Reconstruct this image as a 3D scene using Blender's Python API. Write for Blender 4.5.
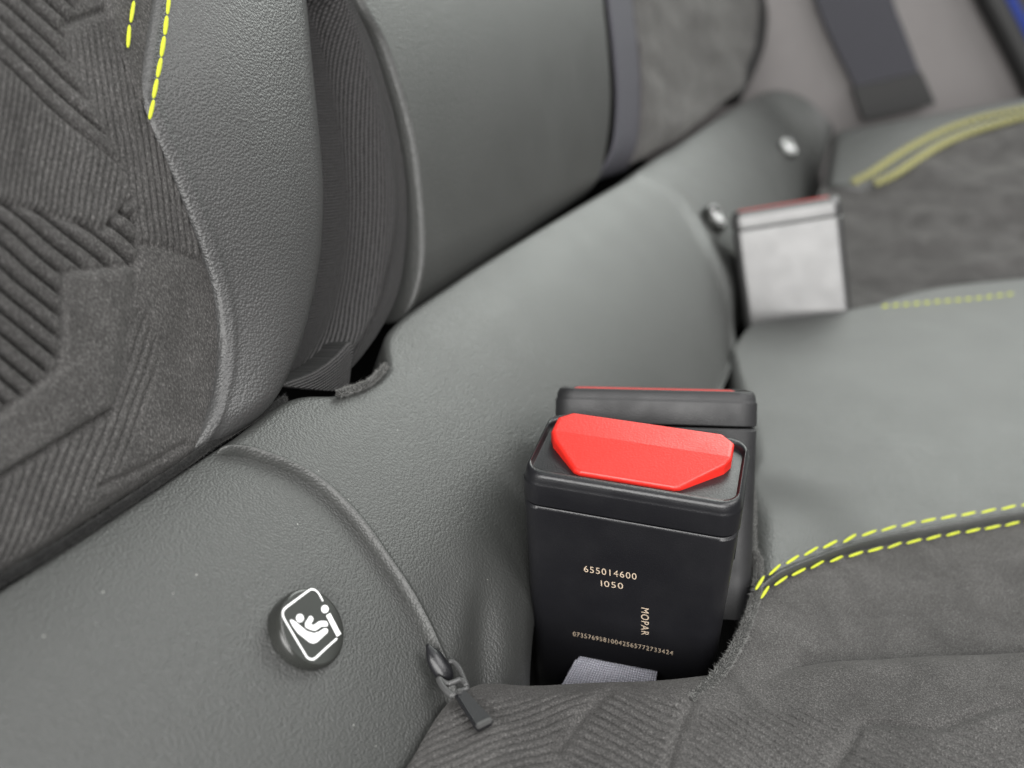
import bpy, bmesh, math, random
import numpy as np
from mathutils import Matrix, Vector
random.seed(4); rng = np.random.default_rng(4)
SC = bpy.context.scene
for o in list(bpy.data.objects): bpy.data.objects.remove(o)

# ------------------------------------------------------------------ camera
OFF = np.array([0, 0, .62])                      # camera height above the car floor
FOC = 900.; PITCH = math.atan(414/FOC); YAW = math.atan2(438, FOC*math.cos(PITCH)+414*math.sin(PITCH))
CR = np.array([math.cos(YAW), math.sin(YAW), 0])
CF = np.array([-math.sin(YAW)*math.cos(PITCH), math.cos(YAW)*math.cos(PITCH), -math.sin(PITCH)])
CU = np.cross(CR, CF)
cd = bpy.data.cameras.new('camera'); cam = bpy.data.objects.new('camera', cd); SC.collection.objects.link(cam)
M4 = Matrix.Identity(4)
for i in range(3): M4[i][0] = CR[i]; M4[i][1] = CU[i]; M4[i][2] = -CF[i]; M4[i][3] = OFF[i]
cam.matrix_world = M4
cd.sensor_width = 36; cd.lens = FOC/1024*36; cd.clip_start = .01; cd.clip_end = 50
cd.dof.use_dof = True; cd.dof.focus_distance = .198; cd.dof.aperture_fstop = 10
SC.camera = cam
# ------------------------------------------------------------------ light
SC.view_settings.view_transform = 'Standard'; SC.view_settings.look = 'None'
SC.view_settings.exposure = 0; SC.view_settings.gamma = 1
W = bpy.data.worlds.new('World'); SC.world = W; W.use_nodes = True
bg = W.node_tree.nodes['Background']; bg.inputs[0].default_value = (.88, .90, .88, 1); bg.inputs[1].default_value = .10
def area(name, loc, target, sx, sy, power, col):
    l = bpy.data.lights.new(name, 'AREA'); l.shape = 'RECTANGLE'; l.size = sx; l.size_y = sy; l.energy = power; l.color = col
    o = bpy.data.objects.new(name, l); SC.collection.objects.link(o)
    loc = Vector(loc)+Vector(OFF); t = Vector(target)+Vector(OFF)
    o.location = loc; o.rotation_euler = (t-loc).to_track_quat('-Z', 'Y').to_euler()
    return o
area('windscreen_light', (.95, .12, 1.0), (-.08, .15, -.1), 1.1, .9, 24, (1, .985, .975))
area('far_window_light', (.15, 1.75, .95), (-.05, .3, -.1), 1.2, .95, 27, (.95, 1, .95))
area('far_front_window_light', (1.05, 1.45, .60), (-.1, .15, -.1), 1.2, .8, 3.5, (.94, 1, .95))
area('open_door_light', (.22, -1.0, .42), (.05, .3, 0), 1.6, .9, 48, (1, .99, .97))
area('overhead_fill_light', (-.1, .3, .95), (-.1, .3, -.1), .9, .9, 4, (.98, 1, .99))  # added fill for shading from above, not tied to any known glass

# ------------------------------------------------------------------ helpers
def link(o, parent=None):
    SC.collection.objects.link(o)
    if parent is not None: o.parent = parent
    return o
def thing(name, label, cat, base, group=None):
    o = bpy.data.objects.new(name, None); o.empty_display_size = .01
    o.location = Vector(np.array(base)+OFF); o['label'] = label; o['category'] = cat
    if group: o['group'] = group
    return link(o)
def mesh_obj(name, V, Fc, mat, parent=None, smooth=True, uv=None, kind=None, label=None):
    """V in camera centred metres"""
    V = np.asarray(V, float)+OFF
    if parent is not None: V = V-np.array(parent.location)
    me = bpy.data.meshes.new(name); me.from_pydata(V.tolist(), [], [list(map(int, f)) for f in Fc])
    if uv is not None:
        ul = me.uv_layers.new(name='UVMap'); idx = np.empty(len(me.loops), dtype=np.int32)
        me.loops.foreach_get('vertex_index', idx)
        ul.data.foreach_set('uv', np.asarray(uv, np.float32)[idx].ravel())
    me.polygons.foreach_set('use_smooth', [smooth]*len(me.polygons))
    me.materials.append(mat); me.update()
    o = bpy.data.objects.new(name, me)
    if kind: o['kind'] = kind
    if label: o['label'] = label
    return link(o, parent)
def rays(px):
    px = np.asarray(px, float)
    return ((px[..., 0:1]-512)*CR+(384-px[..., 1:2])*CU)/FOC+CF
DEP = np.geomspace(.05, 2.2, 260)
def unproj(px, F):
    px = np.asarray(px, float); sh = px.shape[:-1]; d = rays(px).reshape(-1, 3); out = np.empty_like(d)
    for c in range(0, len(d), 8000):
        dd = d[c:c+8000]
        v = np.stack([F(dd*t) for t in DEP], 1)
        s = (v[:, :-1] > 0) & (v[:, 1:] <= 0)
        hit = s.any(1); k = np.where(hit, s.argmax(1), np.abs(v).argmin(1).clip(0, len(DEP)-2))
        lo = DEP[k]; hi = DEP[k+1]
        for _ in range(26):
            m = (lo+hi)/2; fm = F(dd*m[:, None]) > 0
            lo = np.where(fm, m, lo); hi = np.where(fm, hi, m)
        if not hit.all(): print('unproj misses', (~hit).sum(), 'of', len(hit))
        out[c:c+8000] = dd*((lo+hi)/2)[:, None]
    return out.reshape(sh+(3,))
def grad(F, P):
    e = 2e-4; g = np.stack([F(P+e*np.eye(3)[i])-F(P-e*np.eye(3)[i]) for i in range(3)], -1)
    return g/np.linalg.norm(g, axis=-1, keepdims=True)
def cr_eval(p, t):
    """Catmull-Rom through p (n,...) at t in 0..n-1"""
    n = len(p)
    if n == 2: 
        tt = t.reshape((-1,)+(1,)*(p.ndim-1)); return p[0]*(1-tt)+p[1]*tt
    q = np.concatenate([2*p[:1]-p[1:2], p, 2*p[-1:]-p[-2:-1]])
    i = np.clip(np.floor(t).astype(int), 0, n-2); f = (t-i).reshape((-1,)+(1,)*(p.ndim-1))
    a, b, c, d = q[i], q[i+1], q[i+2], q[i+3]
    return .5*((2*b)+(c-a)*f+(2*a-5*b+4*c-d)*f*f+(3*b-a-3*c+d)*f**3)
def resample(pts, s):
    """smooth curve through pts at arc-length fractions s"""
    p = np.asarray(pts, float); dn = cr_eval(p, np.linspace(0, len(p)-1, 40*len(p)))
    L = np.concatenate([[0], np.cumsum(np.linalg.norm(np.diff(dn, axis=0), axis=1))])
    return np.stack([np.interp(np.asarray(s)*L[-1], L, dn[:, k]) for k in range(p.shape[1])], -1)
def spacing(n, cl):
    s = np.linspace(0, 1, n); return (1-cl)*s+cl*(.5-.5*np.cos(np.pi*s))
def smooth(t): t = np.clip(t, 0, 1); return t*t*(3-2*t)
def patch(name, F, rails, nu, nv, mat, parent, edges={}, disp=None, skirt=.012, cl=.5, label=None, uvs=None):
    """surface between rails (v) drawn on F; edges {'U0','U1','V0','V1': (width, drop)} rolled down"""
    su_ = spacing(nu, cl); sv_ = spacing(nv, cl)
    R = np.stack([resample(r, su_) for r in rails])
    G = cr_eval(R, sv_*(len(rails)-1))
    P = unproj(G, F); N = grad(F, P)
    du = np.concatenate([np.zeros((nv, 1)), np.cumsum(np.linalg.norm(np.diff(P, axis=1), axis=2), axis=1)], 1)
    dv = np.concatenate([np.zeros((1, nu)), np.cumsum(np.linalg.norm(np.diff(P, axis=0), axis=2), axis=0)], 0)
    E = {'U0': du, 'U1': du[:, -1:]-du, 'V0': dv, 'V1': dv[-1:]-dv}
    h = np.zeros((nv, nu))
    for k, (w, d) in edges.items():
        q = np.clip(1-E[k]/w, 0, 1); h -= d*(1-np.sqrt(np.clip(1-q*q, 0, 1)))
    if disp is not None: h = h+disp(G, P, E)
    P = P+N*h[..., None]
    Pp = np.pad(P, ((1, 1), (1, 1), (0, 0)), mode='edge'); Np = np.pad(N, ((1, 1), (1, 1), (0, 0)), mode='edge')
    ring = np.zeros(Pp.shape[:2], bool); ring[0] = ring[-1] = True; ring[:, 0] = ring[:, -1] = True
    Pp[ring] -= Np[ring]*skirt
    UV = np.pad(np.stack([du, dv], -1), ((1, 1), (1, 1), (0, 0)), mode='edge').reshape(-1, 2)
    m, n = Pp.shape[:2]; ii = np.arange(m*n).reshape(m, n)
    Fc = np.stack([ii[:-1, :-1], ii[:-1, 1:], ii[1:, 1:], ii[1:, :-1]], -1).reshape(-1, 4)
    c = m//2, n//2
    nn = np.cross(Pp[c[0], c[1]+1]-Pp[c], Pp[c[0]+1, c[1]]-Pp[c])
    if nn@N[c[0]-1, c[1]-1] < 0: Fc = Fc[:, ::-1]
    return mesh_obj(name, Pp.reshape(-1, 3), Fc, mat, parent, uv=UV, label=label)
def frames(P):
    T = np.gradient(P, axis=0); T /= np.linalg.norm(T, axis=1, keepdims=True)
    up = np.array([0.3, -.2, .93]); A = np.cross(T, up); A /= np.linalg.norm(A, axis=1, keepdims=True)
    return T, A, np.cross(A, T)
def tube_geo(P, rad, n=10, flat=1.0, wob=0):
    T, A, B = frames(P); rad = np.broadcast_to(np.asarray(rad, float), (len(P),))
    th = np.linspace(0, 2*np.pi, n, endpoint=False)
    V = []
    for i in range(len(P)):
        rr = rad[i]*(1+wob*rng.normal(size=n))
        V.append(P[i]+(np.cos(th)*rr)[:, None]*A[i]+(np.sin(th)*rr*flat)[:, None]*B[i])
    V = np.concatenate(V); Fc = []
    for i in range(len(P)-1):
        for k in range(n): Fc.append((i*n+k, i*n+(k+1) % n, (i+1)*n+(k+1) % n, (i+1)*n+k))
    Fc.append(tuple(range(n))[::-1]); Fc.append(tuple(range((len(P)-1)*n, len(P)*n)))
    return V, Fc
def fuzz_geo(P, rad, count, ln=.00075, w=.00006):
    T, A, B = frames(P); V = []; Fc = []
    for k in range(count):
        i = rng.integers(len(P)); t = rng.uniform(0, 2*np.pi); d = np.cos(t)*A[i]+np.sin(t)*B[i]
        j = rng.integers(len(P)); f = rng.random(); p = P[i]*(1-f)+P[min(i+1, len(P)-1)]*f
        dr = d+rng.normal(size=3)*.7; dr /= np.linalg.norm(dr); s = np.cross(dr, rng.normal(size=3)); s /= np.linalg.norm(s)
        b = p+d*rad*.85; l = ln*rng.uniform(.4, 1.2); mid = b+dr*l*.55+s*0; tip = b+dr*l+rng.normal(size=3)*l*.35
        n = len(V); V += [b-s*w, b+s*w, mid+s*w*.7, mid-s*w*.7, tip]; Fc += [(n, n+1, n+2, n+3), (n+3, n+2, n+4)]
    return V, Fc
def plate(name, px, F, thick, mat, parent, bevel=.0002, kind=None):
    """solid plate: pixel outline put on surface F, thickness going below it"""
    P = unproj(np.array(px, float), F); N = grad(F, P).mean(0); N /= np.linalg.norm(N)
    bm = bmesh.new(); top = [bm.verts.new(Vector(p)) for p in P]; bot = [bm.verts.new(Vector(p-N*thick)) for p in P]
    n = len(P); bm.faces.new(top); bm.faces.new(bot[::-1])
    for i in range(n): bm.faces.new((top[i], bot[i], bot[(i+1) % n], top[(i+1) % n]))
    bmesh.ops.recalc_face_normals(bm, faces=bm.faces)
    if bevel: bmesh.ops.bevel(bm, geom=list(bm.edges), offset=bevel, segments=2, affect='EDGES', clamp_overlap=True)
    V = [np.array(v.co) for v in bm.verts]; bm.verts.index_update(); Fc = [[v.index for v in f.verts] for f in bm.faces]; bm.free()
    return mesh_obj(name, V, Fc, mat, parent, smooth=False, kind=kind)

# ------------------------------------------------------------------ materials
def mat(name, col, rough=.5, spec=.5, build=None, **kw):
    m = bpy.data.materials.new(name); m.use_nodes = True; nt = m.node_tree; b = nt.nodes['Principled BSDF']
    b.inputs['Base Color'].default_value = (*col, 1); b.inputs['Roughness'].default_value = rough
    b.inputs['Specular IOR Level'].default_value = spec
    for k, v in kw.items(): b.inputs[k.replace('_', ' ')].default_value = v
    if build: build(nt, b)
    return m
def N(nt, t, **kw):
    n = nt.nodes.new(t)
    for k, v in kw.items():
        if k.startswith('i_'): n.inputs[k[2:].replace('_', ' ')].default_value = v
        else: setattr(n, k, v)
    return n
def coords(nt, kind='Object'): return N(nt, 'ShaderNodeTexCoord').outputs[kind]
def bump(nt, b, hsock, strength, dist, prev=None):
    n = N(nt, 'ShaderNodeBump'); n.inputs['Strength'].default_value = strength; n.inputs['Distance'].default_value = dist
    nt.links.new(hsock, n.inputs['Height'])
    if prev: nt.links.new(prev, n.inputs['Normal'])
    nt.links.new(n.outputs[0], b.inputs['Normal']); return n.outputs[0]
def ramp(nt, sock, stops):
    r = N(nt, 'ShaderNodeValToRGB'); cr = r.color_ramp
    while len(cr.elements) < len(stops): cr.elements.new(.5)
    for e, (p, c) in zip(cr.elements, stops): e.position = p; e.color = (*c, 1) if len(c) == 3 else c
    nt.links.new(sock, r.inputs[0]); return r.outputs[0]
def leather(col, grain=1150, dust=1.0, st=.35, rough=.5):
    def bld(nt, b):
        L = nt.links; co = coords(nt)
        ns = N(nt, 'ShaderNodeTexNoise', i_Scale=700., i_Detail=2.); L.new(co, ns.inputs['Vector'])
        mx = N(nt, 'ShaderNodeMixRGB', blend_type='LINEAR_LIGHT'); mx.inputs[0].default_value = .0003
        L.new(co, mx.inputs[1]); L.new(ns.outputs['Color'], mx.inputs[2])
        v = N(nt, 'ShaderNodeTexVoronoi', feature='SMOOTH_F1', i_Scale=float(grain)); v.inputs['Smoothness'].default_value = .35
        L.new(mx.outputs[0], v.inputs['Vector'])
        inv = N(nt, 'ShaderNodeMath', operation='MULTIPLY'); inv.inputs[1].default_value = -1; L.new(v.outputs['Distance'], inv.inputs[0])
        n2 = N(nt, 'ShaderNodeTexNoise', i_Scale=420., i_Detail=3.); L.new(co, n2.inputs['Vector'])
        ad = N(nt, 'ShaderNodeMath', operation='ADD'); n2s = N(nt, 'ShaderNodeMath', operation='MULTIPLY'); n2s.inputs[1].default_value = .18; L.new(n2.outputs[0], n2s.inputs[0]); L.new(inv.outputs[0], ad.inputs[0]); L.new(n2s.outputs[0], ad.inputs[1])
        bump(nt, b, ad.outputs[0], st, .0004)
        # roughness and tone wander a little; fine pale dust sits on top
        n3 = N(nt, 'ShaderNodeTexNoise', i_Scale=45., i_Detail=4.); L.new(co, n3.inputs['Vector'])
        rr = N(nt, 'ShaderNodeMapRange'); rr.inputs[3].default_value = rough-.06; rr.inputs[4].default_value = rough+.08; L.new(n3.outputs[0], rr.inputs[0]); L.new(rr.outputs[0], b.inputs['Roughness'])
        v2 = N(nt, 'ShaderNodeTexVoronoi', i_Scale=270.); L.new(co, v2.inputs['Vector'])
        d1 = ramp(nt, v2.outputs['Distance'], [(0, (1, 1, 1)), (.030, (.8, .8, .8)), (.055, (0, 0, 0))])
        sep = N(nt, 'ShaderNodeSeparateColor'); L.new(v2.outputs['Color'], sep.inputs[0])
        g = N(nt, 'ShaderNodeMath', operation='GREATER_THAN'); g.inputs[1].default_value = .70; L.new(sep.outputs[0], g.inputs[0])
        dm = N(nt, 'ShaderNodeMath', operation='MULTIPLY'); L.new(d1, dm.inputs[0]); L.new(g.outputs[0], dm.inputs[1])
        dk = N(nt, 'ShaderNodeMath', operation='MULTIPLY'); dk.inputs[1].default_value = .55*dust; L.new(dm.outputs[0], dk.inputs[0])
        c = N(nt, 'ShaderNodeMixRGB'); c.inputs[1].default_value = (*[x*.88 for x in col], 1); c.inputs[2].default_value = (*[x*1.12 for x in col], 1); L.new(n3.outputs[0], c.inputs[0])
        m2 = N(nt, 'ShaderNodeMixRGB'); L.new(dk.outputs[0], m2.inputs[0]); L.new(c.outputs[0], m2.inputs[1]); m2.inputs[2].default_value = (.45, .45, .42, 1)
        L.new(m2.outputs[0], b.inputs['Base Color'])
    return bld
def suede(col, vein=1.0):
    def bld(nt, b):
        L = nt.links; co = coords(nt)
        n1 = N(nt, 'ShaderNodeTexNoise', i_Scale=70., i_Detail=3.); n1.inputs['Distortion'].default_value = .8; L.new(co, n1.inputs['Vector'])
        mp = N(nt, 'ShaderNodeMapping'); mp.inputs['Scale'].default_value = (1, 1, .45); mp.inputs['Rotation'].default_value = (.5, .3, .4); L.new(co, mp.inputs[0])
        n2 = N(nt, 'ShaderNodeTexNoise', i_Scale=3200., i_Detail=2., i_Roughness=.7); L.new(mp.outputs[0], n2.inputs['Vector'])
        n3 = N(nt, 'ShaderNodeTexNoise', i_Scale=520., i_Detail=3., i_Roughness=.65); L.new(mp.outputs[0], n3.inputs['Vector'])
        a = N(nt, 'ShaderNodeMath', operation='MULTIPLY_ADD'); L.new(n3.outputs[0], a.inputs[0]); a.inputs[1].default_value = .6; L.new(n2.outputs[0], a.inputs[2])
        bump(nt, b, a.outputs[0], .40, .0004)
        c1 = ramp(nt, n1.outputs[0], [(.3, tuple(x*.82 for x in col)), (.7, tuple(x*1.18 for x in col))])
        c2 = ramp(nt, n2.outputs[0], [(.31, (.42, .42, .42)), (.50, (.95, .95, .95)), (.65, (1.8, 1.8, 1.8)), (.74, (3.2, 3.2, 3.2))])
        m = N(nt, 'ShaderNodeMixRGB', blend_type='MULTIPLY'); m.inputs[0].default_value = .9; L.new(c1, m.inputs[1]); L.new(c2, m.inputs[2])
        L.new(m.outputs[0], b.inputs['Base Color'])
        b.inputs['Sheen Weight'].default_value = .12; b.inputs['Sheen Roughness'].default_value = .45; b.inputs['Sheen Tint'].default_value = (.8, .78, .75, 1)
    return bld
def weave(su, sv, st, c1, c2, dist=.0004, main='X', sheen=0.):
    def bld(nt, b):
        L = nt.links; mp = N(nt, 'ShaderNodeMapping'); mp.inputs['Scale'].default_value = (su, sv, 1); L.new(coords(nt, 'UV'), mp.inputs[0])
        nz = N(nt, 'ShaderNodeTexNoise', i_Scale=.8, i_Detail=2.); L.new(mp.outputs[0], nz.inputs['Vector'])
        w1 = N(nt, 'ShaderNodeTexWave', i_Scale=.31416); w1.inputs['Distortion'].default_value = .8; w1.bands_direction = main; L.new(mp.outputs[0], w1.inputs['Vector'])
        w2 = N(nt, 'ShaderNodeTexWave', i_Scale=.31416); w2.inputs['Distortion'].default_value = .8; w2.bands_direction = 'Y' if main == 'X' else 'X'; L.new(mp.outputs[0], w2.inputs['Vector'])
        m = N(nt, 'ShaderNodeMath', operation='MULTIPLY'); L.new(w1.outputs['Fac'], m.inputs[0]); L.new(w2.outputs['Fac'], m.inputs[1])
        h5 = N(nt, 'ShaderNodeMath', operation='MULTIPLY'); h5.inputs[1].default_value = .45; L.new(w1.outputs['Fac'], h5.inputs[0]); a = N(nt, 'ShaderNodeMath', operation='ADD'); L.new(m.outputs[0], a.inputs[0]); L.new(h5.outputs[0], a.inputs[1])
        s = N(nt, 'ShaderNodeMath', operation='MULTIPLY_ADD'); L.new(nz.outputs[0], s.inputs[0]); s.inputs[1].default_value = .5; L.new(a.outputs[0], s.inputs[2])
        bump(nt, b, s.outputs[0], st, dist)
        L.new(ramp(nt, s.outputs[0], [(.2, c1), (1.0, c2)]), b.inputs['Base Color'])
        b.inputs['Sheen Weight'].default_value = sheen
    return bld
def plastic(scale=2600, st=.12, smudge=0.1):
    def bld(nt, b):
        L = nt.links; co = coords(nt); n = N(nt, 'ShaderNodeTexNoise', i_Scale=float(scale), i_Detail=2.); L.new(co, n.inputs['Vector'])
        bump(nt, b, n.outputs[0], st, .0002)
        n2 = N(nt, 'ShaderNodeTexNoise', i_Scale=110., i_Detail=4.); L.new(co, n2.inputs['Vector'])
        r0 = b.inputs['Roughness'].default_value; rr = N(nt, 'ShaderNodeMapRange'); rr.inputs[1].default_value = .3; rr.inputs[2].default_value = .7
        rr.inputs[3].default_value = r0-smudge; rr.inputs[4].default_value = r0+smudge; L.new(n2.outputs[0], rr.inputs[0]); L.new(rr.outputs[0], b.inputs['Roughness'])
    return bld
LEATHER = mat('grained_leather', (.058, .062, .060), build=leather((.035, .036, .0345), grain=1950, st=.36, rough=.44))
LEATHER_FINE = mat('fine_leather', (.058, .062, .060), build=leather((.035, .036, .0345), grain=1750, st=.32, rough=.45))
LEATHER_BOLD = mat('bolster_leather', (.062, .063, .062), build=leather((.037, .037, .037), grain=1750, st=.36, dust=.4, rough=.43))
SUEDE = mat('suede', (.05, .047, .044), rough=.95, spec=.15, build=suede((.0480, .0465, .0455)))
KNIT = mat('knit_fabric', (.03, .03, .03), rough=.9, spec=.2, build=weave(1150, 1250, 1.0, (.010, .010, .010), (.092, .089, .090), .0007, 'Y'))
BELT = mat('belt_webbing', (.05, .05, .06), rough=.7, spec=.3, build=weave(900, 700, .5, (.025, .024, .030), (.065, .064, .078)))
BELT_LIGHT = mat('grey_webbing', (.3, .3, .36), rough=.65, spec=.4, build=weave(1500, 2200, .9, (.38, .38, .47), (.88, .88, .97)))
BELT_DARK = mat('dark_webbing', (.02, .02, .024), rough=.7, spec=.3, build=weave(700, 700, .3, (.02, .02, .024), (.05, .05, .06)))
VELOUR = mat('black_velour', (.028, .028, .027), rough=1, spec=.1, build=suede((.034, .034, .033)))
VELOUR_BLACK = mat('deep_black_velour', (.010, .010, .010), rough=1, spec=.1, build=suede((.011, .011, .011)))
FIBRE_BLACK = mat('black_fibre', (.03, .03, .03), rough=1, spec=.1)
FIBRE = mat('velour_fibre', (.16, .16, .155), rough=1, spec=.1)
PLASTIC = mat('black_plastic', (.007, .007, .0085), rough=.36, build=plastic(st=.2, smudge=.06))
PLASTIC_MATT = mat('matt_black_plastic', (.011, .011, .012), rough=.58, build=plastic(st=.3))
PLASTIC_GLOSS = mat('smooth_black_plastic', (.012, .012, .013), rough=.27, build=plastic(st=.04, smudge=.08))
BLACK_LEATHER = mat('black_leather', (.010, .010, .010), rough=.6)
PLASTIC_BRIGHT = mat('brightened_plastic', (.030, .030, .030), rough=.33, spec=.9, build=plastic(st=.04, smudge=.035))  # black plastic with tone and specular raised to strengthen the reflected door light
RED = mat('red_plastic', (.52, .015, .009), rough=.42, build=plastic(1900, .28, .05))
PRINT = mat('laser_marking', (.50, .40, .30), rough=.7)
WHITE = mat('white_print', (.82, .82, .82), rough=.4)
DISC = mat('glossy_disc', (.024, .025, .023), rough=.16, build=plastic(900, .02, .04))
THREAD = mat('yellow_thread', (.40, .44, .022), rough=.6, spec=.3)
THREAD_FAR = mat('olive_thread', (.28, .27, .12), rough=.6, spec=.3)
METAL = mat('dark_metal', (.05, .05, .05), rough=.42, build=plastic(1500, .2))
TRIM = mat('grey_trim_plastic', (.135, .126, .124), rough=.6, build=plastic(900, .2, .05))
BLACK = mat('gap_black', (.006, .006, .006), rough=1, spec=.05)  # near-black for the added blocks that keep gaps dark
BLUE = mat('blue_paint', (.015, .03, .16), rough=.25)
RUBBER = mat('black_rubber', (.012, .012, .012), rough=.6)

# ------------------------------------------------------------------ base surfaces (outside is positive)
S2 = math.sqrt(.5); K = np.array([-.0475, 0, -.168]); RL = .111
def roll_ab(P): return (-(P[..., 0]-K[0])+(P[..., 2]-K[2]))*S2, ((P[..., 0]-K[0])+(P[..., 2]-K[2]))*S2
def F_roll(P):
    a, b = roll_ab(P)
    return b-(.0065*(1-(2*a/RL-1)**2)-5*np.clip(a-(RL-.02), 0, None)**2)
def F_rollc(P): return F_roll(P)-.0022
def smin(a, b, k): h = np.clip(.5+.5*(b-a)/k, 0, 1); return b*(1-h)+a*h-k*h*(1-h)
def F_rollfar(P): return smin(F_roll(P), (.80-P[..., 1])*.8+(P[..., 2]+.10)*.45, .03)
BC, BS = math.cos(math.radians(18)), math.sin(math.radians(18))
def F_back(P): return (P[..., 0]+.122)*BC+(P[..., 2]+.089)*BS+1.2*(P[..., 2]+.03)**2
def F_near(P): return P[..., 2]-(-.1335-.105*np.clip(P[..., 0]+.07, -.02, .2))
def F_rec(P): return P[..., 2]+.1498-.0100*smooth((.020-P[..., 0])/.04)*smooth((.27-P[..., 1])/.05)
def F_cen(P): return P[..., 2]+.1490-.010*smooth((.020-P[..., 0])/.04)*smooth((.27-P[..., 1])/.05)
def F_farc(P): return P[..., 2]-(-.168+.063*smooth((P[..., 1]-.45)/.34)+.2*np.clip(P[..., 0]+.06, -.03, .3)*smooth((P[..., 1]-.48)/.2))
def off(F, d): return lambda P: F(P)-d

# ------------------------------------------------------------------ bench cushion
bench = thing('bench_cushion', 'dark leather and suede rear bench cushion with raised back roll and yellow stitching', 'car seat', (0, .3, -.25))
patch('back_roll', F_roll, [[(-90, 648), (0, 592), (100, 527), (180, 474), (232, 440), (268, 416)], [(-90, 740), (0, 720), (150, 660), (260, 600), (360, 530), (420, 480)], [(-90, 860), (100, 860), (260, 860), (400, 860), (520, 860)]],
      120, 90, LEATHER, bench, {'U0': (.004, .004)}, skirt=.02)
def roll_disp(G, P, E):
    h = .0005*np.exp(-((E['V0']-.0012)/.0006)**2)
    y = P[..., 1]; a, b = roll_ab(P)
    h += .0022*np.exp(-((E['V1']-.009)/.006)**2)*smooth((G[..., 1]-150)/60)
    h -= .0018*np.exp(-((G[..., 0]-487)/17)**2)*smooth((G[..., 1]-540)/110)
    h += .0006*np.exp(-((G[..., 0]-456-(640-G[..., 1])*.25)/16)**2)*smooth((G[..., 1]-540)/90)
    h -= .012*smooth((G[..., 0]-550)/25)*smooth((G[..., 1]-590)/60)+.014*np.exp(-((G[..., 0]-768)/30)**2-((G[..., 1]-318)/45)**2)
    h -= .005*smooth((G[..., 1]-480)/200)*smooth((G[..., 0]-490)/80)+.006*smooth((G[..., 1]-430)/80)*smooth((G[..., 0]-530)/50)
    return h
patch('back_roll', F_rollc, [[(216, 448), (245, 450), (266, 456), (290, 465), (313, 478), (336, 497), (361, 525), (385, 559), (406, 590), (425, 625), (437, 655), (450, 690), (462, 725)],
      [(286, 398), (380, 480), (450, 580), (505, 730)], [(340, 391), (430, 480), (500, 580), (560, 730)], [(384, 371), (470, 450), (540, 560), (610, 720)],
      [(389, 328), (500, 430), (570, 530), (650, 690)], [(452, 281), (560, 380), (620, 460), (690, 600)], [(538, 228), (640, 320), (680, 390), (705, 480)],
      [(640, 170), (668, 182), (692, 205), (716, 247), (736, 290), (748, 325), (738, 352), (712, 390)]],
      90, 260, LEATHER_FINE, bench, {'V0': (.0009, .0024), 'V1': (.007, .007), 'U0': (.003, .002)}, roll_disp, skirt=.015, cl=.75)
patch('back_roll', F_rollfar, [[(618, 182), (645, 163), (700, 128), (745, 100), (775, 89), (805, 97), (836, 122)], [(700, 380), (735, 345), (760, 320), (790, 285), (810, 240), (828, 190)]],
      60, 50, LEATHER_FINE, bench, {'U1': (.03, .012), 'U0': (.006, .005)}, lambda G, P, E: -.002-.014*np.exp(-((G[..., 0]-768)/28)**2-((G[..., 1]-318)/45)**2), skirt=.02)
# suede of the near seat: crest in front of the buckles, embossed
def inside(G, poly, soft):
    x, y = G[..., 0], G[..., 1]; p = np.array(poly, float); n = len(p); ins = np.zeros(x.shape, bool); dm = np.full(x.shape, 1e9)
    for i in range(n):
        (x1, y1), (x2, y2) = p[i], p[(i+1) % n]
        c = ((y1 > y) != (y2 > y)) & (x < (x2-x1)*(y-y1)/((y2-y1) if y2 != y1 else 1e-9)+x1); ins ^= c
        t = np.clip(((x-x1)*(x2-x1)+(y-y1)*(y2-y1))/((x2-x1)**2+(y2-y1)**2), 0, 1)
        dm = np.minimum(dm, np.hypot(x-x1-t*(x2-x1), y-y1-t*(y2-y1)))
    return smooth(np.where(ins, dm, -dm)/soft*.5+.5), dm
def dline(G, pts):
    x, y = G[..., 0], G[..., 1]; dm = np.full(x.shape, 1e9)
    for (x1, y1), (x2, y2) in zip(pts[:-1], pts[1:]):
        t = np.clip(((x-x1)*(x2-x1)+(y-y1)*(y2-y1))/((x2-x1)**2+(y2-y1)**2), 0, 1)
        dm = np.minimum(dm, np.hypot(x-x1-t*(x2-x1), y-y1-t*(y2-y1)))
    return dm
def ribs(G, ang, sp, ph=0, sharp=1.0):
    a = math.radians(ang); s = (-math.sin(a)*G[..., 0]+math.cos(a)*G[..., 1])/sp+ph
    d = np.abs(s-np.round(s)); return (1-np.exp(-(d/.15)**2))*.8+.2*np.abs(np.sin(np.pi*s))**sharp      # rounded ribs with narrow grooves
def wob(G, s, seed=0):
    r = np.random.default_rng(100+int(seed)); x, y = G[..., 0]/s, G[..., 1]/s; out = np.zeros(x.shape)
    for k in range(14):
        a = r.uniform(0, 2*np.pi); f = 1.1*2**r.uniform(-.6, 1.3); px, py = r.uniform(-.8, .8, 2)
        out += np.sin((x*np.cos(a)+y*np.sin(a))*f*1.6+r.uniform(0, 6.3)+.9*np.sin(x*px*1.7+y*py*1.7+k))/f**.8
    return out/4.
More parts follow.
